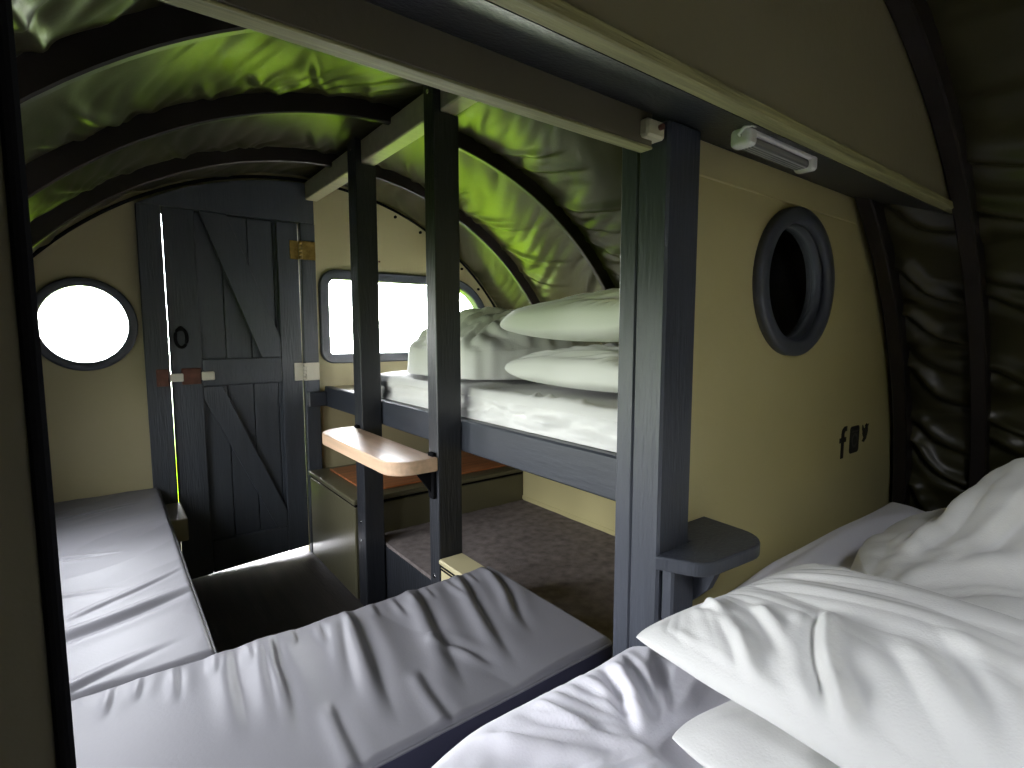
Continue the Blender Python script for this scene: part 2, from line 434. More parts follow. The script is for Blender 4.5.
# ring pull, bolt, hinges
hd = MB().tube([(.268 + .030 * math.cos(u) * .75, YF - .022, -.022 + .042 * math.sin(u)) for u in np.linspace(0, 2 * PI, 25)[:-1]], .0065, 8, True)
hd.cyl((.268, YF - .028, .020), (.268, YF - .010, .020), .011, 14)
tag(hd.build('ring_pull', 'black', door), 'black oval ring pull')
bl = MB().box(.262, .338, YF - .024, YF - .012, -.232, -.158, .003)
for x in (.270, .330):
    for z in (-.224, -.166): bl.cyl((x, YF - .028, z), (x, YF - .02, z), .005, 8)
bl.build('bolt_case', 'rust', door)
MB().box(.214, .268, YF - .032, YF - .0255, -.216, -.180, .003).build('bolt_bar', 'steel', door)
MB().box(.340, .392, YF - .030, YF - .013, -.216, -.176, .004).build('bolt_grip', 'steel', door)
k = MB().box(.166, .212, YF - .042, YF - .030, -.234, -.158, .003)
for z in (-.224, -.168): k.cyl((.178, YF - .046, z), (.178, YF - .04, z), .005, 8)
k.build('bolt_keep', 'rust', fr)
def hinge(z, m):
    h = MB().box(.748, .789, YF - .020, YF - .012, z - .045, z + .045, .002).box(.7965, .866, YF - .038, YF - .030, z - .045, z + .045, .002)
    for i in range(5): h.cyl((.7925, YF - .036, z - .045 + i * .018), (.7925, YF - .036, z - .029 + i * .018), .009, 10)
    for zz in (-.03, 0, .03):
        h.cyl((.765, YF - .023, z + zz), (.765, YF - .018, z + zz), .005, 8); h.cyl((.838, YF - .041, z + zz), (.838, YF - .036, z + zz), .005, 8)
    return h.build('hinge', m, door)
tag(hinge(.410, 'brass'), 'worn brass hinge'); tag(hinge(-.195, 'steel'), 'middle hinge, window glare put into its colour')  # middle hinge is brass too, paled to carry the window glare

# round port and wide window in the door wall
def ring(m, cx, cz, rx, rz, wdt, y0, y1, n=56, bev=.006):
    lo_ = []
    for (o_, y) in ((0, y1), (0, y0 + bev), (bev, y0), (wdt - bev, y0), (wdt, y0 + bev), (wdt, y1)):
        lo_.append([(x, y, z) for x, z in circ(cx, cz, rx - o_, n, rz - o_)])
    m.band(lo_, True, 0, True); return m
w1 = thing('window_1', (port_c[0], YF, port_c[1] - .18), kind='structure')
f = ring(MB(), *port_c, .180, .190, .034, YF - .022, YF + .03)
for a in np.linspace(0, 2 * PI, 9)[:-1] + .35:
    f.cyl((port_c[0] + .163 * math.cos(a), YF - .026, port_c[1] + .173 * math.sin(a)), (port_c[0] + .163 * math.cos(a), YF - .02, port_c[1] + .173 * math.sin(a)), .0055, 8)
f.build('window_frame', 'winframe', w1)
MB().prism(circ(*port_c, .147, 48, .157), YF + .018, YF + .024, 'y').build('window_pane', 'glass', w1)
w2 = thing('window_2', (1.41, YF, -.17), kind='structure')
f = MB(); lo_ = []
for (o_, y) in ((0, YF + .002), (0, YF - .014), (.006, YF - .020), (.044, YF - .020), (.050, YF - .014), (.050, YF + .04)):
    lo_.append([(x, y, z) for x, z in (offset(win_out, o_) if o_ else win_out)])
f.band(lo_, True, 0, False)
mid = offset(win_out, .025)
for i in range(0, len(mid), 5): f.cyl((mid[i][0], YF - .024, mid[i][1]), (mid[i][0], YF - .018, mid[i][1]), .005, 8)
f.build('window_frame', 'winframe', w2)
MB().prism(offset(win_out, .049), YF + .020, YF + .026, 'y').build('window_pane', 'glass', w2)

# outside the door: an added pale step, its lip blocking low daylight at the gap
stp = MB().box(.05, 1.0, YF + .052, YF + .36, -H - .16, -H - .012, .01).box(.05, 1.0, YF + .361, YF + .42, -H - .16, -H + .16, .01).build('added_outside_step', 'step')
tag(stp, 'added pale step with a raised lip that blocks low daylight, outside the plank door', 'step')

# rear wall and the added, unseen roof and side lights
wb = MB().prism(ow, YB - .05, YB, 'y').build('wall_back', 'tan'); tag(wb, kind='structure')
def added_light(name, SA0, SA1, SY0, SY1):
    am = (SA0 + SA1) / 2; e_ = .02
    w = thing(name, (arcpt(am)[0], (SY0 + SY1) / 2, arcpt(am)[1]), kind='structure')
    f = MB(); r1, r2 = R - .045, R + .05
    for y0, y1 in ((SY0 - .03, SY0 + .012), (SY1 - .012, SY1 + .03)):
        f.band([[(XC + r_ * math.cos(a), y_, ZC + r_ * math.sin(a)) for r_, y_ in ((r1, y0), (r1, y1), (r2, y1), (r2, y0))] for a in np.linspace(SA0 - e_, SA1 + e_, 20)], False, 0, False)
    for a0_, a1_ in ((SA0 - e_, SA0 + .009), (SA1 - .009, SA1 + e_)):
        f.band([[(XC + r_ * math.cos(a), y_, ZC + r_ * math.sin(a)) for r_, a in ((r1, a0_), (r1, a1_), (r2, a1_), (r2, a0_))] for y_ in (SY0 - .03, SY1 + .03)], False, 0, False)
    f.build('window_frame', 'winframe', w)
    f = MB()
    f.band([[(XC + r_ * math.cos(a), y_, ZC + r_ * math.sin(a)) for r_, y_ in ((R + .01, SY0), (R + .01, SY1), (R + .016, SY1), (R + .016, SY0))] for a in np.linspace(SA0, SA1, 20)], False, 0, True)
    f.build('window_pane', 'glass', w)
for nm, c in zip(('added_window_3', 'added_window_5', 'added_window_6', 'added_window_7'), CUTS): added_light(nm, *c)

# ------------------------------------------------------------------ partition, lintel box, posts
def zslope(y): return .400 - (.67 - y) * .315           # underside of the lintel box falls towards the eye
PY = .67
rp = 1.44
pw = [(.905, -H)] + [arcpt(a, rp) for a in np.linspace(math.asin((-H - ZC) / rp), math.asin((.40 - ZC) / rp), 26)] + [(.905, .40)]
rc = (1.435, .130)
wr_ = MB().prism(pw, PY, PY + .022, 'y', (flip(circ(*rc, .165, 56, .155)),)).build('wall_right', 'tan'); tag(wr_, kind='structure')
MB().box(.91, 1.80, PY - .006, PY, .325, .396, .002).build('wall_batten', 'tan', wr_)
w4 = thing('window_4', (rc[0], PY, rc[1] - .2), kind='structure')
f = ring(MB(), *rc, .202, .190, .040, PY - .024, PY + .0)
f.build('window_frame', 'winframe', w4)
f = ring(MB(), *rc, .166, .155, .012, PY - .006, PY + .024); f.build('window_liner', 'winframe', w4)
MB().prism(circ(*rc, .156, 48, .145), PY + .008, PY + .013, 'y').build('window_pane', 'glass', w4)

# left panel beside the eye
lp = vault_outline(1.44)
lpanel = [(x, z) for x, z in lp if x < -.058]
zt = ZC + math.sqrt(1.44 ** 2 - (-.056 - XC) ** 2)
lpanel = [(-.056, -H), (-.056, zt)] + lpanel
wl = MB().prism(lpanel, .585, .625, 'y').build('wall_left', 'tan_shade'); tag(wl, kind='structure')
MB().box(-.0555, -.046, .578, .632, -H, .385, .003).build('wall_edge_trim', 'black', wl)

# lintel box spanning the vault above the opening
def lint_outline(r, x0=-.045):
    a1 = math.asin((.36 - ZC) / r)
    return [arcpt(a, r) for a in np.linspace(a1, PI - a1, 60)]
lt = thing('wall_top', (.84, .55, .33), kind='structure')
lo_y = .44; zl = zslope(lo_y)
oa = [(x, z) for x, z in [arcpt(a, 1.445) for a in np.linspace(math.asin((zl + .024 - ZC) / 1.445), PI - math.asin((zl + .024 - ZC) / 1.445), 70)]]
MB().prism(oa, lo_y + .004, lo_y + .020, 'y').build('lintel_panel', 'tandark', lt)
xe = XC + math.sqrt(1.445 ** 2 - (zl + .012 - ZC) ** 2); xw = 2 * XC - xe
MB().box(xw, xe, lo_y - .006, lo_y + .020, zl, zl + .018, .002).build('plywood_edge', 'ply', lt)
xf = XC + math.sqrt(1.44 ** 2 - (.41 - ZC) ** 2)
V = [(xw, lo_y + .020, zl), (xe, lo_y + .020, zl), (xf + .01, .70, .408), (2 * XC - xf - .01, .70, .408)]
V += [(x, y, z + .012) for x, y, z in V]
MB().add(V, [(0, 1, 2, 3), (4, 5, 6, 7), (0, 1, 5, 4), (1, 2, 6, 5), (2, 3, 7, 6), (3, 0, 4, 7)]).build('soffit', 'navy_shade', lt)
ob = [arcpt(a, 1.44) for a in np.linspace(math.asin((.41 - ZC) / 1.44), PI - math.asin((.41 - ZC) / 1.44), 60)]
MB().prism(ob, .694, .706, 'y').build('lintel_panel', 'tandark', lt)

# header batten under the lintel box
hb = MB().box(-.05, .785, .620, .645, .3265, .383, .002).build('header_batten', ['tan_shade'])
b2 = MB().box(-.05, .785, .619, .646, .322, .3262, .001).build('plywood_edge', 'ply', hb)
tag(hb, 'khaki batten with pale plywood underside across the opening, above the grey cushions', 'beam')

# posts
p4 = thing('post', (.855, .65, -H), 'broad dark post in the middle of the picture, left of the round window', 'post', 'posts along the bunk')
MB().box(.806, .904, .600, .668, -H, zslope(.60) - .003, .005).build('post_timber', 'navy', p4)
MB().box(.808, .880, .6685, .712, -H, .398, .004).build('backing_plank', 'navy', p4)
blk = MB().box(.752, .800, .604, .640, .336, .366, .004).build('end_block', 'pale', p4)
MB().cyl((.775, .590, .350), (.775, .597, .350), .005, 10).build('screw_head', 'rust', blk)

def bunk_post(y0, y1, x1, label, top):
    p = thing('post', (.84, (y0 + y1) / 2, -H), label, 'post', 'posts along the bunk')
    MB().prism([(.800, -H), (x1, -H), (x1, .652), (.8255, .652), (.8255, top), (.800, top)], y0, y1, 'y', bev=.004).build('post_timber', 'navy_shade', p)
    for z in (top - .035, -.78, -.86):
        MB().cyl((.7965, (y0 + y1) / 2, z), (.801, (y0 + y1) / 2, z), .007, 12).build('bolt_head', 'chrome', p)
    return p
bunk_post(1.425, 1.487, .887, 'dark post nearest the small wooden table, between the table end and the bunk mattress', .745)
bunk_post(2.035, 2.120, .884, 'slim dark post farther back, nearest the plank door', .745)

rb = MB().box(.826, .886, .712, YF - .032, .656, .742, .004).build('ridge_beam', 'pale')
tag(rb, 'pale painted beam running along the roof ridge to the plank door', 'beam')

# ------------------------------------------------------------------ bunk
bk = thing('bunk_bed', (1.4, 1.8, -.40), 'raised bunk with dark painted side rail, under the wide window', 'bunk bed')
MB().box(.888, .922, .714, YF - .034, -.378, -.274, .005).build('side_rail', 'navy_x', bk)
MB().box(.923, 2.05, .735, YF - .034, -.305, -.276, .003).build('base_board', 'cream', bk)
MB().box(.80, .887, YF - .075, YF - .034, -.372, -.300, .003).build('wall_bracket', 'navy_x', bk)

def slab(name, m, x0, x1, y0, y1, zt, th, disp, er=.03, nx=160, ny=120, parent=None, side=None, outline=None, wrinkle=0.0):
    xs = np.linspace(0, 1, nx); ys = np.linspace(0, 1, ny)
    xs = .5 - .5 * np.cos(PI * xs) * (1 - .0) if False else xs
    X, Y = np.meshgrid(x0 + (x1 - x0) * xs, y0 + (y1 - y0) * ys, indexing='ij')
    d = np.minimum(np.minimum(X - x0, x1 - X), np.minimum(Y - y0, y1 - Y))
    rnd = np.where(d < er, er - np.sqrt(np.maximum(er ** 2 - (er - d) ** 2, 0)), 0)
    Z = zt - rnd + disp(X, Y) * sst(0, er * 1.2, d + .003)
    if outline is not None: X, Y = outline(X, Y)
    b = MB(); Pm = np.stack([X, Y, Z], -1); b.grid(Pm)
    ring_ = np.concatenate([Pm[:, 0], Pm[-1, 1:], Pm[-2::-1, -1], Pm[0, -2:0:-1]])
    n = len(ring_); L0 = [tuple(p) for p in ring_]
    L1 = [(p[0], p[1], zt - th) for p in ring_]; rows = [L0]
    cen = ring_.mean(0); sl = np.concatenate([[0], np.cumsum(np.linalg.norm(np.diff(ring_[:, :2], axis=0), axis=1))])
    tn = np.roll(ring_, -1, 0) - np.roll(ring_, 1, 0); on = np.stack([-tn[:, 1], tn[:, 0]], -1); on /= np.maximum(np.linalg.norm(on, axis=1, keepdims=True), 1e-9)
    on *= np.sign((on * (ring_[:, :2] - cen[:2])).sum(1))[:, None]
    for k in range(1, 10):
        t_ = k / 10
        o_ = wrinkle * ((billow(sl * 7 + t_ * 1.1, sl * 0 + t_ * 1.3, 23) - .5) + .6 * (billow(sl * 3 - t_ * 1.6, sl * 0 + t_ * 2.2, 29) - .5)) * math.sin(PI * t_) ** .6
        rows.append([(p[0] + q_[0] * w_, p[1] + q_[1] * w_, p[2] * (1 - t_) + (zt - th) * t_) for p, q_, w_ in zip(ring_, on, o_)])
    b.band(rows + [L1], False, 1 if side else 0, True)
    b.add(L1, [tuple(range(n))], 1 if side else 0)
    o = b.build(name, [m, side] if side else m, parent)
    return o, L0

def lumpy(amp, fx, fy, seed):
    return lambda X, Y: amp * (ridged(X * fx + perlin(X * 3, Y * 3, seed + 5) * .5, Y * fy, seed) - .4) + amp * .8 * perlin(X * fx * 1.9, Y * fy * 1.9, seed + 1)

def bunk_disp(X, Y):
    e = sst(.16, .0, X - .915)
    z = lumpy(.006, 5, 3, 11)(X, Y) + .004 * perlin(X * 3, Y * 2, 4)
    z -= e * (.010 + .010 * perlin(Y * 6, X * 2, 8))
    for pth, w, h in (([(.915, 1.05), (1.0, 1.10), (1.10, 1.2)], .014, .016), ([(.915, 1.12), (.99, 1.14), (1.06, 1.16)], .010, .014), ([(.915, 1.66), (1.02, 1.70)], .018, .014), ([(.915, .92), (1.1, 1.05)], .012, .010)):
        z += fold(X, Y, pth, w, h)
    under = np.clip(sst(.03, 0., np.maximum(.985 - X, Y - 1.40)) + sst(1.1, .9, ((X - 1.34) / .40) ** 2 + ((Y - 1.775) / .45) ** 2), 0, 1)
    return z * (1 - under) - .014 * under
mt, _ = slab('mattress', 'sheet', .915, 1.80, .740, 2.215, -.166, .1068, bunk_disp, .035, 110, 240, wrinkle=.026)
tag(mt, 'mattress in a white sheet lying on the raised bunk', 'mattress')

def pillow(name, cs, th, seed, wamp=.010, n=120, m=90, p=2.6, bow=.05, folds=(), fans=(), sag=0, pw=.46, up=.66, parent=None, mtl='sheet'):
    """cs: four corners going round; u runs corner 0 -> 1, v runs corner 0 -> 3"""
    u = np.linspace(0, 1, n)[:, None] * np.ones((1, m)); v = np.ones((n, 1)) * np.linspace(0, 1, m)[None]
    u = .5 - .5 * np.cos(PI * u) * .55 - .45 * (.5 - u); v = .5 - .5 * np.cos(PI * v) * .55 - .45 * (.5 - v)
    u = (u - u.min()) / (u.max() - u.min()); v = (v - v.min()) / (v.max() - v.min())
    a = 2 * u - 1; b_ = 2 * v - 1
    k_ = 1 - .045 * (a * b_) ** 6; ub = .5 + .5 * a * k_ * (1 - bow * (1 - b_ ** 2)); vb = .5 + .5 * b_ * k_ * (1 - bow * (1 - a ** 2))
    c = [np.array(q) for q in cs]
    base = ((1 - ub) * (1 - vb))[..., None] * c[0] + (ub * (1 - vb))[..., None] * c[1] + (ub * vb)[..., None] * c[2] + ((1 - ub) * vb)[..., None] * c[3]
    h = np.maximum((1 - np.abs(a) ** p) * (1 - np.abs(b_) ** p), 0) ** pw
    Lx = np.linalg.norm(c[1] - c[0]); Ly = np.linalg.norm(c[3] - c[0]); sx = ub * Lx; sy = vb * Ly
    de = np.minimum(np.minimum(u, 1 - u) * Lx, np.minimum(v, 1 - v) * Ly)
    gath = np.exp(-(de / .10) ** 2)
    along = np.where(np.minimum(u, 1 - u) * Lx < np.minimum(v, 1 - v) * Ly, sy, sx)
    k1 = perlin(sx * 4, sy * 4, seed) * .05
    wr = billow((sx + k1) * 5.5 + sy * 2.2, (sy - k1) * 2.0, seed + 1) * .7 + billow((sx + k1) * 12, (sy + k1) * 5, seed + 2) * .3 - .35
    ga = perlin(along * 16, de * 4, seed + 3) * gath * .9
    msk = np.minimum(de / .03, 1)
    top = base.copy(); bot = base.copy()
    d = wamp * (wr + ga) * msk
    for pth, w, hh in folds: d += crease(base[..., 0], base[..., 1], pth, w, hh, 1) * msk
    for fx, fy, fr, am_ in fans: d += am_ * (fan(base[..., 0], base[..., 1], fx, fy, fr, seed + 4) - .4) * msk
    top[..., 2] += th * up * h
    gu = np.gradient(top, axis=0); gv = np.gradient(top, axis=1); nn = np.cross(gu, gv); nn /= np.maximum(np.linalg.norm(nn, axis=-1, keepdims=True), 1e-9)
    nn *= np.where(nn[..., 2:3] < 0, -1, 1); nn[..., 2] = np.maximum(nn[..., 2], .25)
    top += nn * (d * sst(0, .05, de))[..., None]
    bot[..., 2] -= th * (1 - up) * h + sag * 0
    # rim flutter
    fl_ = .006 * perlin(sx * 9, sy * 9, seed + 9) * np.exp(-(de / .03) ** 2)
    top[..., 2] += fl_; bot[..., 2] += fl_
    M_ = MB().grid(top); M_.grid(bot, flip=True)
    o = M_.build(name, mtl, parent)
    b2 = bmesh.new(); b2.from_mesh(o.data); bmesh.ops.remove_doubles(b2, verts=b2.verts, dist=1e-5); bmesh.ops.recalc_face_normals(b2, faces=b2.faces); b2.to_mesh(o.data); b2.free()
    for pl_ in o.data.polygons: pl_.use_smooth = True
    return o

# two pillows stacked at the near end of the bunk
o = pillow('pillow', [(.99, 1.36, -.112), (.99, .80, -.112), (1.45, .78, -.114), (1.47, 1.38, -.114)], .130, 21, .004, 120, 90, 2.4, .05, (), ((1.02, 1.42, 4.0, .014), (1.12, .86, 6.0, .013), (1.2, .75, 11.0, .006)), up=.56, pw=.33)
tag(o, 'white pillow lying directly on the bunk mattress, under a second pillow', 'pillow', 'pillows on the bunk')
o = pillow('pillow', [(1.00, 1.40, .027), (.985, .80, .031), (1.45, .79, .031), (1.48, 1.38, .027)], .140, 33, .004, 120, 90, 2.4, .05, (), ((1.02, 1.44, 4.0, .013), (1.12, .84, 6.0, .014), (1.2, .75, 11.0, .006)), up=.60, pw=.33)
tag(o, 'white pillow on top of the pair stacked on the bunk', 'pillow', 'pillows on the bunk')

def heap(name, cx, cy, rx, ry, base, prof, seed, wamp, n=150, m=64, mtl='sheet', sq=2.6, wf=(5, 3), folds=(), rot=0):
    """closed bundle: superellipse footprint, height prof(x, y) above base, wrinkled"""
    th = np.linspace(0, 2 * PI, n + 1)[:-1]
    c_, s_ = np.cos(th), np.sin(th)
    ex = np.sign(c_) * np.abs(c_) ** (2 / sq) * rx; ey = np.sign(s_) * np.abs(s_) ** (2 / sq) * ry
    wob = 1 + .06 * perlin(np.cos(th) * 2 + 9, np.sin(th) * 2 + 4, seed) + .02 * perlin(np.cos(th) * 8, np.sin(th) * 8, seed + 2)
    ex, ey = ex * wob, ey * wob
    ca, sa = math.cos(rot), math.sin(rot)
    ex, ey = ex * ca - ey * sa, ex * sa + ey * ca
    V = []; 
    rs = np.concatenate([np.sin(np.linspace(0.0, PI / 2, m))])[1:]
    rings = []; dis = []
    for r in rs:
        X = cx + ex * r; Y = cy + ey * r
        dome = np.maximum(1 - r ** 3.2, 0) ** .5
        Hh = prof(X, Y)
        w1 = perlin(X * 4, Y * 4, seed) * .10
        wr = billow((X + w1) * wf[0], (Y + w1) * wf[1], seed + 1) * .6 + billow((X - w1) * wf[0] * 2.1, (Y + w1) * wf[1] * 2.1, seed + 3) * .4 - .4
        z = base + Hh * (.25 + .75 * dome) * min(1, (1 - r) * 30); dd = wamp * wr * min(1, (1 - r) * 14 + .25)
        for pth, w, hh in folds: dd = dd + crease(X, Y, pth, w, hh, 1) * min(1, (1 - r) * 14 + .2)
        rings.append(np.stack([X, Y, z], -1)); dis.append(dd)
    rings = np.array(rings); dis = np.array(dis)
    gr = np.gradient(rings, axis=0); gt = (np.roll(rings, -1, 1) - np.roll(rings, 1, 1)) / 2
    nn = np.cross(gr, gt); nn /= np.maximum(np.linalg.norm(nn, axis=-1, keepdims=True), 1e-9); nn *= np.where(nn[..., 2:3] < 0, -1, 1)
    rings = rings + nn * dis[..., None]; rings[..., 2] = np.maximum(rings[..., 2], base + .002)
    top = np.array([[cx, cy, base + float(prof(np.array([cx]), np.array([cy]))[0])]])
    b = MB(); b.add(top.tolist() + rings[0].tolist(), [(0, 1 + i, 1 + (i + 1) % n) for i in range(n)], 0, True)
    b.band([r_.tolist() for r_ in rings], False, 0, True)
    last = rings[-1].copy(); last[:, 2] = base
    b.band([rings[-1].tolist(), last.tolist()], False, 0, True)
    b.add(last.tolist(), [tuple(range(n))])
    o = b.build(name, mtl)
    b2 = bmesh.new(); b2.from_mesh(o.data); bmesh.ops.remove_doubles(b2, verts=b2.verts, dist=1e-5); bmesh.ops.recalc_face_normals(b2, faces=b2.faces); b2.to_mesh(o.data); b2.free()
    return o

def duvet_prof(X, Y):
    return .22 + .035 * np.exp(-((Y - 1.95) / .2) ** 2) + .02 * np.exp(-((Y - 1.6) / .15) ** 2) - .05 * sst(1.25, 1.0, X)
o = heap('duvet', 1.34, 1.81, .37, .40, -.162, duvet_prof, 41, .030, 220, 80, wf=(7, 4), folds=[([(.99, 2.0), (1.1, 1.9), (1.3, 1.8)], .016, .02), ([(.98, 1.85), (1.1, 1.8), (1.3, 1.7)], .016, .022), ([(1.0, 1.6), (1.15, 1.65), (1.35, 1.6)], .016, .02), ([(1.0, 1.72), (1.15, 1.74), (1.4, 1.72)], .014, .018)])
tag(o, 'crumpled white duvet bundled in front of the wide window on the bunk', 'duvet')

# ------------------------------------------------------------------ storage and carpeted berth under the bunk
sb = thing('storage_box', (1.25, 2.45, -H), 'khaki storage box with orange timber lid panel, beside the door under the bunk', 'storage box')
MB().box(.800, 1.92, 2.150, 2.765, -H, -.742, .004).build('box_body', 'khaki', sb)
MB().box(.803, 1.92, 2.153, 2.765, -.742, -.728, .001).build('box_gap', 'black', sb)
lid = MB().box(.792, 1.92, 2.140, 2.765, -.728, -.706, .004).build('box_lid', 'khaki', sb)
tag(MB().box(.880, 1.80, 2.215, 2.700, -.706, -.697, .003).build('lid_panel', 'orange', lid), 'orange timber panel')

bp = MB().box(.889, 1.712, .716, 2.148, -H, -.895, .003).build('platform', ['navy_shade'])
cp = MB(); nx, ny = 60, 90
X, Y = np.meshgrid(np.linspace(.890, 1.710, nx), np.linspace(.718, 2.146, ny), indexing='ij')
Zc = -.880 + .003 * perlin(X * 9, Y * 9, 2)
cp.grid(np.stack([X, Y, Zc], -1))
Pm = np.stack([X, Y, Zc], -1); rg = np.concatenate([Pm[:, 0], Pm[-1, 1:], Pm[-2::-1, -1], Pm[0, -2:0:-1]])
cp.band([rg.tolist(), [(p[0], p[1], -.894) for p in rg]], False, 0, False)
cp.add([(p[0], p[1], -.894) for p in rg], [tuple(range(len(rg)))])
tag(cp.build('carpet_top', 'carpet', bp), 'brown-grey carpet')
tag(bp, 'low berth platform topped with brown-grey carpet, below the bunk', 'platform')
sp = MB().box(1.713, 1.735, .716, 2.148, -H, -.3065, .003).box(1.709, 1.713, .716, 2.148, -.876, -.858, .001).build('low_partition', 'tan')
tag(sp, 'tan low partition rising from the carpeted platform to the bunk', 'partition')

cb = thing('corner_box', (.905, 1.36, -H), 'small cream box with black edge strips at the cushion corner, by the dark post', 'box')
MB().box(.790, .866, 1.252, 1.400, -H, -.7185, .003).build('box_body', 'cream', cb)
for z in (-.7235, -.733): MB().box(.7875, .7905, 1.250, 1.402, z - .003, z + .003, .001).build('edge_strip', 'black', cb)
MB().box(.784, .872, 1.248, 1.404, -.718, -.702, .004).build('box_lid', 'cream', cb)

# ------------------------------------------------------------------ grey cushions on the corner bench
FC = [[(.45, 1.27), (0.442, 1.192), (0.415, 1.036), (0.381, 0.877), (0.366, 0.782)], [(0.629, 1.27), (0.617, 1.187), (0.564, 1.002), (0.53, 0.875), (0.503, 0.777)], [(0.769, 1.27), (0.757, 1.2), (0.695, 1.022), (0.652, 0.878), (0.625, 0.778)], [(0.845, 1.27), (0.833, 1.112), (0.753, 0.954), (0.725, 0.85)], [(.262, 1.27), (.25, 1.15), (0.245, 1.028), (0.23, 0.925), (0.218, 0.849)], [(0.189, 1.27), (0.177, 1.2), (0.165, 1.042), (0.156, 0.907)], [(0.24300000000000002, 1.27), (0.231, 1.176), (0.218, 1.063), (0.2, 0.889)], [(0.41700000000000004, 1.27), (0.405, 1.192), (0.37, 1.07), (0.333, 0.901)], [(0.553, 0.987), (0.585, 0.915), (0.6, 0.826)]]
FW = [.022, .022, .019, .017, .016, .02, .014, .016, .014]
FH = [.019, .017, .015, .014, .011, .009, .008, .009, .009]
FL = [[(-.22, 1.45), (-0.119, 1.485), (-0.004, 1.521), (0.141, 1.584), (.24, 1.63)], [(-.30, 1.16), (-0.16, 1.21), (-0.057, 1.284), (0.13, 1.346)], [(-0.15, 1.56), (-0.032, 1.631), (.07, 1.70), (0.18, 1.79)], [(-.36, 2.09), (-0.165, 2.043), (.05, 1.99)], [(-.36, 1.79), (-0.131, 1.733), (.06, 1.70)], [(-.2, 2.5), (.1, 2.56)]]
def front_disp(X, Y):
    z = .004 * perlin(X * 3, Y * 3, 5)
    for p_, w, h in zip(FC, FW, FH): z = z + crease(X, Y, p_, w * .95, h * .75, -1, (0, 1))
    for i in range(16):                                   # short gathers along the far seam
        gx = -.02 + i * .057 + .012 * math.sin(i * 5.1)
        z = z + crease(X, Y, [(gx, 1.26), (gx - .006, 1.20), (gx - .016, 1.12 + .03 * math.sin(i * 2.3))], .009, .0045, -1, (0, 1))
    z = z * (.30 + .70 * sst(.0, .07, 1.238 - Y))
    z = z + crease(X, Y, [(.30, .95), (.29, .86), (.285, .77)], .014, .006, -1, (1, 0)) + crease(X, Y, [(.47, .93), (.455, .85), (.45, .765)], .014, .006, -1, (1, 0))
    g = np.exp(-((1.232 - Y) / .05) ** 2)
    z = z + .003 * g * (ridged(X * 9, Y * 2, 15) - .4)
    z = z + .006 * (billow(X * 4.2 + Y * 1.4, Y * .7, 9) - .4)
    return z
def left_disp(X, Y):
    z = .006 * perlin(X * 2.2, Y * 2.2, 6) + .003 * (ridged(X * 2 + 1, Y * 5 - X * 3, 12) - .4)
    for p_, w, h in zip(FL, (.026, .018, .014, .014, .012, .014), (.013, .008, .005, .005, .004, .004)): z = z + crease(X, Y, p_, w * .8, h * 1.0, 1, (1, 1))
    return z
def make_cushion(x0, x1, y0, y1, disp, nx, ny, label):
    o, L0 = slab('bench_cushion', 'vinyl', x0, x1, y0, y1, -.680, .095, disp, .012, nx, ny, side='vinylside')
    tag(o, label, 'cushion', 'grey bench cushions')
    MB().tube([L0[i] for i in range(0, len(L0), 3)], .0035, 6, True).build('piping', 'vinyl', o)
    return o
make_cushion(-.40, .862, .758, 1.238, front_disp, 340, 150, 'wide grey vinyl cushion lying across the front, next to the white bed')
make_cushion(-.40, .150, 1.246, YF - .02, left_disp, 130, 300, 'long grey vinyl cushion along the left side, under the round bright window')
bn = thing('corner_bench', (.1, 1.8, -H), 'dark corner bench base carrying both grey cushions', 'bench')
MB().box(-.38, .838, .775, 1.225, -H, -.776, .004).build('bench_front', 'navy_x', bn)
MB().box(-.38, .130, 1.226, YF - .034, -H, -.776, .004).build('bench_side', 'tandark', bn)
lg = MB().box(.152, .222, 2.44, 2.70, -.835, -.742, .004).build('bench_ledge', 'tandark', bn)

# ------------------------------------------------------------------ small wooden table between the bunk posts
tb = thing('drop_table', (.70, 1.75, -.44), 'pale wooden flap table with rounded corner fixed to the bunk posts', 'table')
def rounded(poly, rad, n=8):
    out = []; N = len(poly)
    for i in range(N):
        p = Vector(poly[i]); a = (Vector(poly[i - 1]) - p).normalized(); b = (Vector(poly[(i + 1) % N]) - p).normalized(); r = rad[i]
        if r <= 0: out.append(tuple(p)); continue
        h = a.angle(b) / 2; d = r / math.tan(h); c = p + (a + b).normalized() * (r / math.sin(h))
        s0 = p + a * d - c; s1 = p + b * d - c; ang0 = math.atan2(s0.y, s0.x); da = math.atan2(s1.y, s1.x) - ang0
        while da > PI: da -= 2 * PI
        while da < -PI: da += 2 * PI
        for k in range(n + 1):
            t_ = ang0 + da * k / n; out.append((c.x + r * math.cos(t_), c.y + r * math.sin(t_)))
    return out
tp = rounded([(.644, 1.422), (.798, 1.422), (.798, 2.125), (.640, 2.125)], [.075, .0, .0, .10])
MB().prism(tp, -.428, -.384, 'z', bev=.004).build('table_top', 'beech', tb)
for y in (1.452, 2.075):
    br = MB().box(.786, .7995, y - .016, y + .016, -.520, -.372, .003)
    br.prism([(.7865, -.429), (.7865, -.500), (.735, -.429)], y - .005, y + .005, 'y')
    br.build('bracket', 'black', tb)

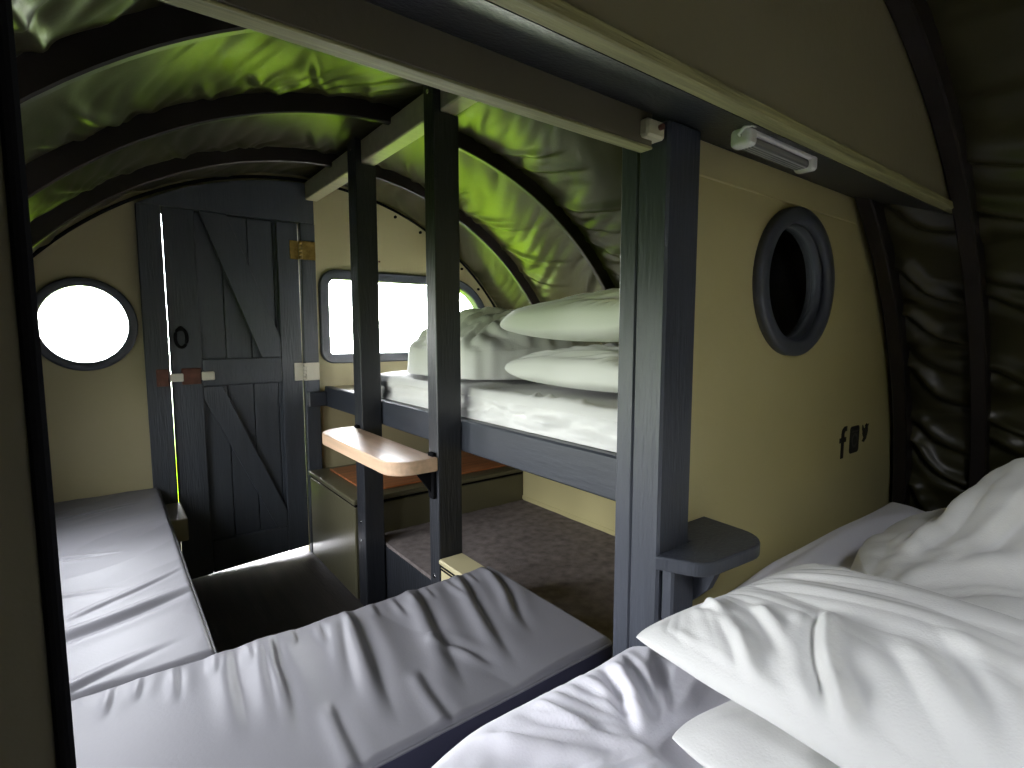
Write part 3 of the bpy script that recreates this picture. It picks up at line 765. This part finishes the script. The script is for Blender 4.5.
# dark painted shelf on the broad post
sh = thing('bedside_shelf', (.97, .58, -.50), 'small dark rounded shelf on the broad post beside the bed', 'shelf')
sp_ = rounded([(.792, .5985), (.835, .515), (1.050, .500), (1.062, .6685), (.907, .6685), (.907, .5985)], [0, .05, .07, 0, 0, 0])
MB().prism(sp_, -.443, -.415, 'z', bev=.004).build('shelf_board', 'navy', sh)
MB().box(.815, .885, .572, .5985, -.548, -.4435, .004).build('bracket_block', 'navy', sh)
MB().prism([(.5975, -.444), (.525, -.444), (.545, -.49), (.5975, -.545)], .886, .905, 'x').build('bracket_web', 'navy', sh)

# strip lamp under the lintel box
LX = lambda x: .982 + (x - 1.135) * .90
ly = .497; lzt = zslope(ly)
la = thing('strip_lamp', (LX(1.12), ly, lzt - .04), 'white strip lamp with ribbed cover under the dark ledge above the round window', 'lamp')
rx = Matrix.Rotation(0, 3, 'X')
MB().box(LX(1.0), LX(1.27), ly - .016, ly + .018, lzt - .018, lzt - .006, .003).build('lamp_housing', 'white', la)
MB().box(LX(1.024), LX(1.246), ly - .013, ly + .015, lzt - .034, lzt - .017, .006, seg=3).build('lamp_cover', 'lens', la)
MB().box(LX(.996), LX(1.024), ly - .018, ly + .020, lzt - .036, lzt - .005, .008, seg=3).build('end_cap', 'white', la)
MB().box(LX(1.246), LX(1.274), ly - .018, ly + .020, lzt - .036, lzt - .005, .008, seg=3).build('end_cap', 'white', la)
MB().tube([(LX(.985), ly - .028, lzt - .012), (LX(.985), ly - .022, lzt - .012), (LX(.985), ly - .012, lzt - .012), (LX(.990), ly, lzt - .018), (LX(.998), ly, lzt - .020)], .003, 8).box(LX(.978), LX(.992), ly - .034, ly - .026, lzt - .016, lzt - .009, .001).build('lamp_cord', 'white', la)

# three printed marks on the tan wall
def fmark():
    # lower-case f with a hooked top and a crossbar
    pts = [(0, 0), (0, .052), (.004, .068), (.016, .076), (.026, .075)]
    return pts
mk = MB(); y0, y1 = PY - .0015, PY + .0005
mx, mz = 1.803, -.392
st = [(0, 0), (.016, 0), (.016, .046), (.028, .046), (.028, .060), (.016, .060), (.016, .070), (.020, .077), (.031, .077), (.031, .091), (.016, .091), (.004, .084), (0, .072), (0, .060), (-.010, .060), (-.010, .046), (0, .046)]
mk.prism([(mx + x * 1.25, mz + z * 1.1) for x, z in st], y0, y1, 'y')
o = mk.build('printed_mark', 'ink'); tag(o, 'small dark letter f printed on the tan wall, leftmost of three marks', 'mark', 'printed marks')
cx0, cx1, cz0, cz1 = 1.868, 1.940, -.386, -.298
mk = MB().prism(rrect(cx0, cx1, cz0, cz1, (.012,) * 4, 5), y0, y1, 'y'); o = mk.build('printed_mark', 'ink')
tag(o, 'dark square camera mark printed on the tan wall, middle of three marks', 'mark', 'printed marks')
mm = MB(); rings_ = [[(x, yq, z) for x, z in circ((cx0 + cx1) / 2, -.345, r_, 28)] for r_, yq in ((.024, y0 - .0005), (.016, y0 - .0005), (.016, y0 + .0005), (.024, y0 + .0005))]
mm.band(rings_, True, 0, False); mm.box(cx0 + .010, cx1 - .010, y0 - .0006, y0 + .0005, -.318, -.313, 0); mm.build('lens_ring', 'inkgrey', o)
bird = [(1.968, -.356), (1.984, -.361), (2.002, -.350), (2.013, -.328), (2.012, -.312), (2.020, -.302), (2.008, -.304), (1.999, -.299), (1.990, -.305), (1.989, -.316), (1.976, -.311), (1.967, -.301), (1.966, -.316), (1.972, -.327), (1.967, -.328), (1.976, -.341), (1.980, -.345), (1.974, -.352)]
o = MB().prism(bird, y0, y1, 'y').build('printed_mark', 'ink'); tag(o, 'small dark bird mark printed on the tan wall, rightmost of three marks', 'mark', 'printed marks')

# ------------------------------------------------------------------ the near bed
BZ = -.585
def bed_disp(X, Y):
    lf = sst(1.25, .8, X)
    wx = perlin(X * 5, Y * 5, 2) * .5
    z = .010 * perlin(X * 2.6, Y * 2.6, 3) + .010 * (fan(X, Y, .62, .42, 3.6, 14) - .4) * lf + .005 * (fan(X, Y, .60, .44, 8.0, 15, 3) - .4) * lf
    z += .005 * (billow(X * 7 + wx, Y * 7 - wx, 16) - .4) * lf + .002 * (billow(X * 16 + wx, Y * 13, 18) - .4) * lf
    for p_, w, h, sd_ in (([(.67, .63), (.64, .55), (.59, .48), (.575, .44)], .014, .022, 1), ([(.735, .62), (.66, .50), (.62, .44)], .012, .012, 1),
                     ([(.40, .63), (.47, .53), (.57, .45)], .014, .012, -1), ([(.52, .64), (.54, .54), (.57, .46)], .011, .012, -1),
                     ([(.34, .52), (.45, .44), (.60, .41)], .014, .014, -1), ([(.56, .43), (.62, .43), (.68, .47)], .010, .012, 1), ([(.47, .60), (.50, .55), (.55, .49)], .008, .009, 1),
                     ([(.62, .40), (.66, .38), (.70, .41)], .009, .010, 1), ([(.30, .60), (.36, .53), (.46, .50)], .012, .010, -1),
                     ([(1.0, .585), (1.5, .60), (2.0, .59)], .013, .014, 1), ([(1.1, .53), (1.5, .555), (1.95, .545)], .014, .012, -1)):
        z += crease(X, Y, p_, w, h, sd_)
    z = z + .024 * sst(.95, 1.3, X) * sst(.42, .56, Y)
    under = sst(1.25, 1.0, np.abs((X - 1.63) / .55) ** 2.6 + np.abs((Y + .02) / .565) ** 2.6) + sst(.03, .0, np.maximum(np.maximum(.60 - X, X - 1.16), np.maximum(Y - .44, -.42 - Y)))
    return z * (1 - np.clip(under, 0, 1)) - .016 * np.clip(under, 0, 1)
def bed_edge(X, Y):
    ymax = .640 + .010 * perlin(X * 5, X * 0 + 3.3, 4) * sst(.8, .7, X) - .035 * sst(.42, .25, X) - .048 * sst(.765, .80, X) * sst(.945, .910, X)
    return X, np.where(Y > .45, .45 + (Y - .45) * (ymax - .45) / .19, Y)
bd, _ = slab('mattress', 'sheet_skylit', -.10, 2.10, -.95, .640, BZ, .17, bed_disp, .045, 380, 260, outline=bed_edge, wrinkle=.008)
tag(bd, 'mattress in a crumpled white sheet on the near bed below the tan wall', 'mattress')
bb = MB().box(-.12, 2.06, -1.0, .590, -H, BZ - .171, .004).build('bed_base', 'navy_x')
tag(bb, 'dark base under the near bed with the crumpled white sheet', 'bed base')

pillow_folds = [([(.70, .53), (.668, .36), (.640, .10), (.63, -.1)], .007, .005),
    ([(0.792, 0.508), (0.773, 0.467), (0.751, 0.435)], 0.01, 0.009),
    ([(0.814, 0.432), (0.77, 0.378), (0.71, 0.321)], 0.012, 0.012),
    ([(0.736, 0.412), (0.664, 0.353), (0.62, 0.338)], 0.012, 0.01),
    ([(0.865, 0.338), (0.747, 0.3), (0.696, 0.264), (0.621, 0.231)], 0.013, 0.024),
    ([(0.725, 0.272), (0.65, 0.233), (0.576, 0.204)], 0.012, 0.022),
    ([(0.628, 0.244), (0.573, 0.213), (0.536, 0.175)], 0.014, 0.013),
    ([(0.7, 0.321), (0.625, 0.263), (0.572, 0.216)], 0.014, 0.01),
    ([(0.849, 0.262), (0.763, 0.193), (0.697, 0.141), (0.633, 0.077)], 0.02, 0.011),
    ([(0.919, 0.219), (0.797, 0.137), (0.687, 0.081)], 0.02, 0.01),
    ([(0.708, 0.519), (0.675, 0.439), (0.589, 0.318)], 0.008, 0.004),
    ([(0.759, 0.452), (0.695, 0.38), (0.636, 0.325)], 0.012, 0.008)]
o = pillow('pillow', [(.670, .565, -.510), (1.13, .470, -.475), (1.12, -.25, -.475), (.60, -.22, -.485)], .098, 51, .003, 240, 260, 2.3, .035, pillow_folds, ((.95, .56, 3.0, .008), (.9, .6, 7.0, .003)), up=.78)
tag(o, 'big white pillow at the front of the near bed, lying on another pillow', 'pillow', 'pillows on the near bed')
o = pillow('pillow', [(.585, .430, -.560), (1.06, .36, -.560), (1.04, -.38, -.560), (.53, -.34, -.560)], .060, 61, .004, 140, 150, 2.6, .03, (), ((.9, .2, 4.0, .010),), up=.62)
tag(o, 'white pillow mostly hidden under the big pillow, one corner showing on the sheet', 'pillow', 'pillows on the near bed')

def bed_heap(X, Y):
    low = .128 * sst(1.08, 1.20, X) + .03 * (fan(X, Y, 1.15, .38, 2.5, 81) - .4)
    hi_ = .165 * sst(1.42, 1.74, X) * sst(.40, .25, Y)
    return low + hi_
o = heap('duvet', 1.63, -.02, .51, .525, BZ + .004, bed_heap, 71, .016, 240, 90, wf=(5, 4),
         folds=[([(1.30, .36), (1.55, .30), (1.85, .26)], .02, .022), ([(1.28, .30), (1.5, .22), (1.8, .15)], .022, .02), ([(1.36, .40), (1.6, .36), (1.9, .33)], .015, .015)])
tag(o, 'bundled white duvet on the near bed against the right canvas side', 'duvet')

# ------------------------------------------------------------------ daylight
w = bpy.data.worlds.new('daylight'); bpy.context.scene.world = w; w.use_nodes = True
nt = w.node_tree; nt.nodes.clear()
out = nt.nodes.new('ShaderNodeOutputWorld'); bg = nt.nodes.new('ShaderNodeBackground')
tc = nt.nodes.new('ShaderNodeTexCoord'); sx = nt.nodes.new('ShaderNodeSeparateXYZ'); cr = nt.nodes.new('ShaderNodeValToRGB')
nt.links.new(tc.outputs['Generated'], sx.inputs[0])
mr = nt.nodes.new('ShaderNodeMapRange'); mr.inputs['From Min'].default_value = -1; mr.inputs['From Max'].default_value = 1
nt.links.new(sx.outputs['Z'], mr.inputs['Value']); nt.links.new(mr.outputs[0], cr.inputs[0])
e = cr.color_ramp.elements
e[0].position = .40; e[0].color = (.19, .33, .009, 1)
e[1].position = .47; e[1].color = (.85, .88, .80, 1)
x = e.new(.56); x.color = (.92, .92, .97, 1)
x = e.new(1.0); x.color = (1.22, 1.24, 1.36, 1)
nt.links.new(cr.outputs[0], bg.inputs[0])
my = nt.nodes.new('ShaderNodeMapRange'); my.interpolation_type = 'SMOOTHSTEP'      # extra sky strength added towards the door side to brighten its windows
my.inputs['From Min'].default_value = .1; my.inputs['From Max'].default_value = .8; my.inputs['To Min'].default_value = 0.0; my.inputs['To Max'].default_value = 38.0
nt.links.new(sx.outputs['Y'], my.inputs['Value'])
mz = nt.nodes.new('ShaderNodeMapRange'); mz.interpolation_type = 'SMOOTHSTEP'      # the ground is equally bright all round
mz.inputs['From Min'].default_value = -.16; mz.inputs['From Max'].default_value = -.02
nt.links.new(sx.outputs['Z'], mz.inputs['Value'])
mm_ = nt.nodes.new('ShaderNodeMath'); mm_.operation = 'MULTIPLY'; nt.links.new(my.outputs[0], mm_.inputs[0]); nt.links.new(mz.outputs[0], mm_.inputs[1])
ma = nt.nodes.new('ShaderNodeMath'); ma.operation = 'ADD'; nt.links.new(mm_.outputs[0], ma.inputs[0]); ma.inputs[1].default_value = 22.0
nt.links.new(ma.outputs[0], bg.inputs[1])
nt.links.new(bg.outputs[0], out.inputs[0])

def portal(name, x, y, z, sx_, sz_, inward):
    l = bpy.data.lights.new(name, 'AREA'); l.shape = 'RECTANGLE'; l.size = sx_; l.size_y = sz_
    l.cycles.is_portal = True
    o = bpy.data.objects.new(name, l); C.objects.link(o); o.location = (x, y, z + H)
    o.rotation_euler = (PI / 2 if inward > 0 else -PI / 2, 0, 0)     # faces +Y or -Y
    return o
portal('daylight_round', port_c[0], YF + .06, port_c[1], .34, .36, -1)
portal('daylight_wide', 1.415, YF + .06, .085, 1.06, .50, -1)
for nm, c in zip(('daylight_added_roof', 'daylight_added_side', 'daylight_added_side', 'daylight_added_side'), CUTS):  # sampling portals for the added roof and side lights
    am = (c[0] + c[1]) / 2; rad = R + .11
    o = portal(nm, XC + rad * math.cos(am), (c[2] + c[3]) / 2, ZC + rad * math.sin(am), 1, 1, 1)
    o.rotation_euler = Matrix(((math.sin(am), 0, math.cos(am)), (0, 1, 0), (-math.cos(am), 0, math.sin(am)))).to_euler()   # x along the arc, y along the vault
    o.data.size, o.data.size_y = (c[1] - c[0]) * rad + .1, c[3] - c[2] + .08

# ------------------------------------------------------------------ camera and view
cam = bpy.data.cameras.new('camera'); co = bpy.data.objects.new('camera', cam); C.objects.link(co)
cam.sensor_width = 36; cam.lens = 36 * 530 / 1024; cam.clip_start = .02
co.location = (0, 0, H); co.rotation_euler = (PI / 2 - math.radians(5.496), 0, -math.radians(37.394))
sc = bpy.context.scene; sc.camera = co
sc.view_settings.view_transform = 'Standard'; sc.view_settings.look = 'None'; sc.view_settings.gamma = 1
sc.view_settings.use_curve_mapping = False
sc.view_settings.exposure = 0.0
sc.cycles.max_bounces = 10; sc.cycles.diffuse_bounces = 6; sc.cycles.glossy_bounces = 4; sc.cycles.transparent_max_bounces = 12
sc.cycles.sample_clamp_indirect = 8; sc.cycles.caustics_reflective = False; sc.cycles.caustics_refractive = False
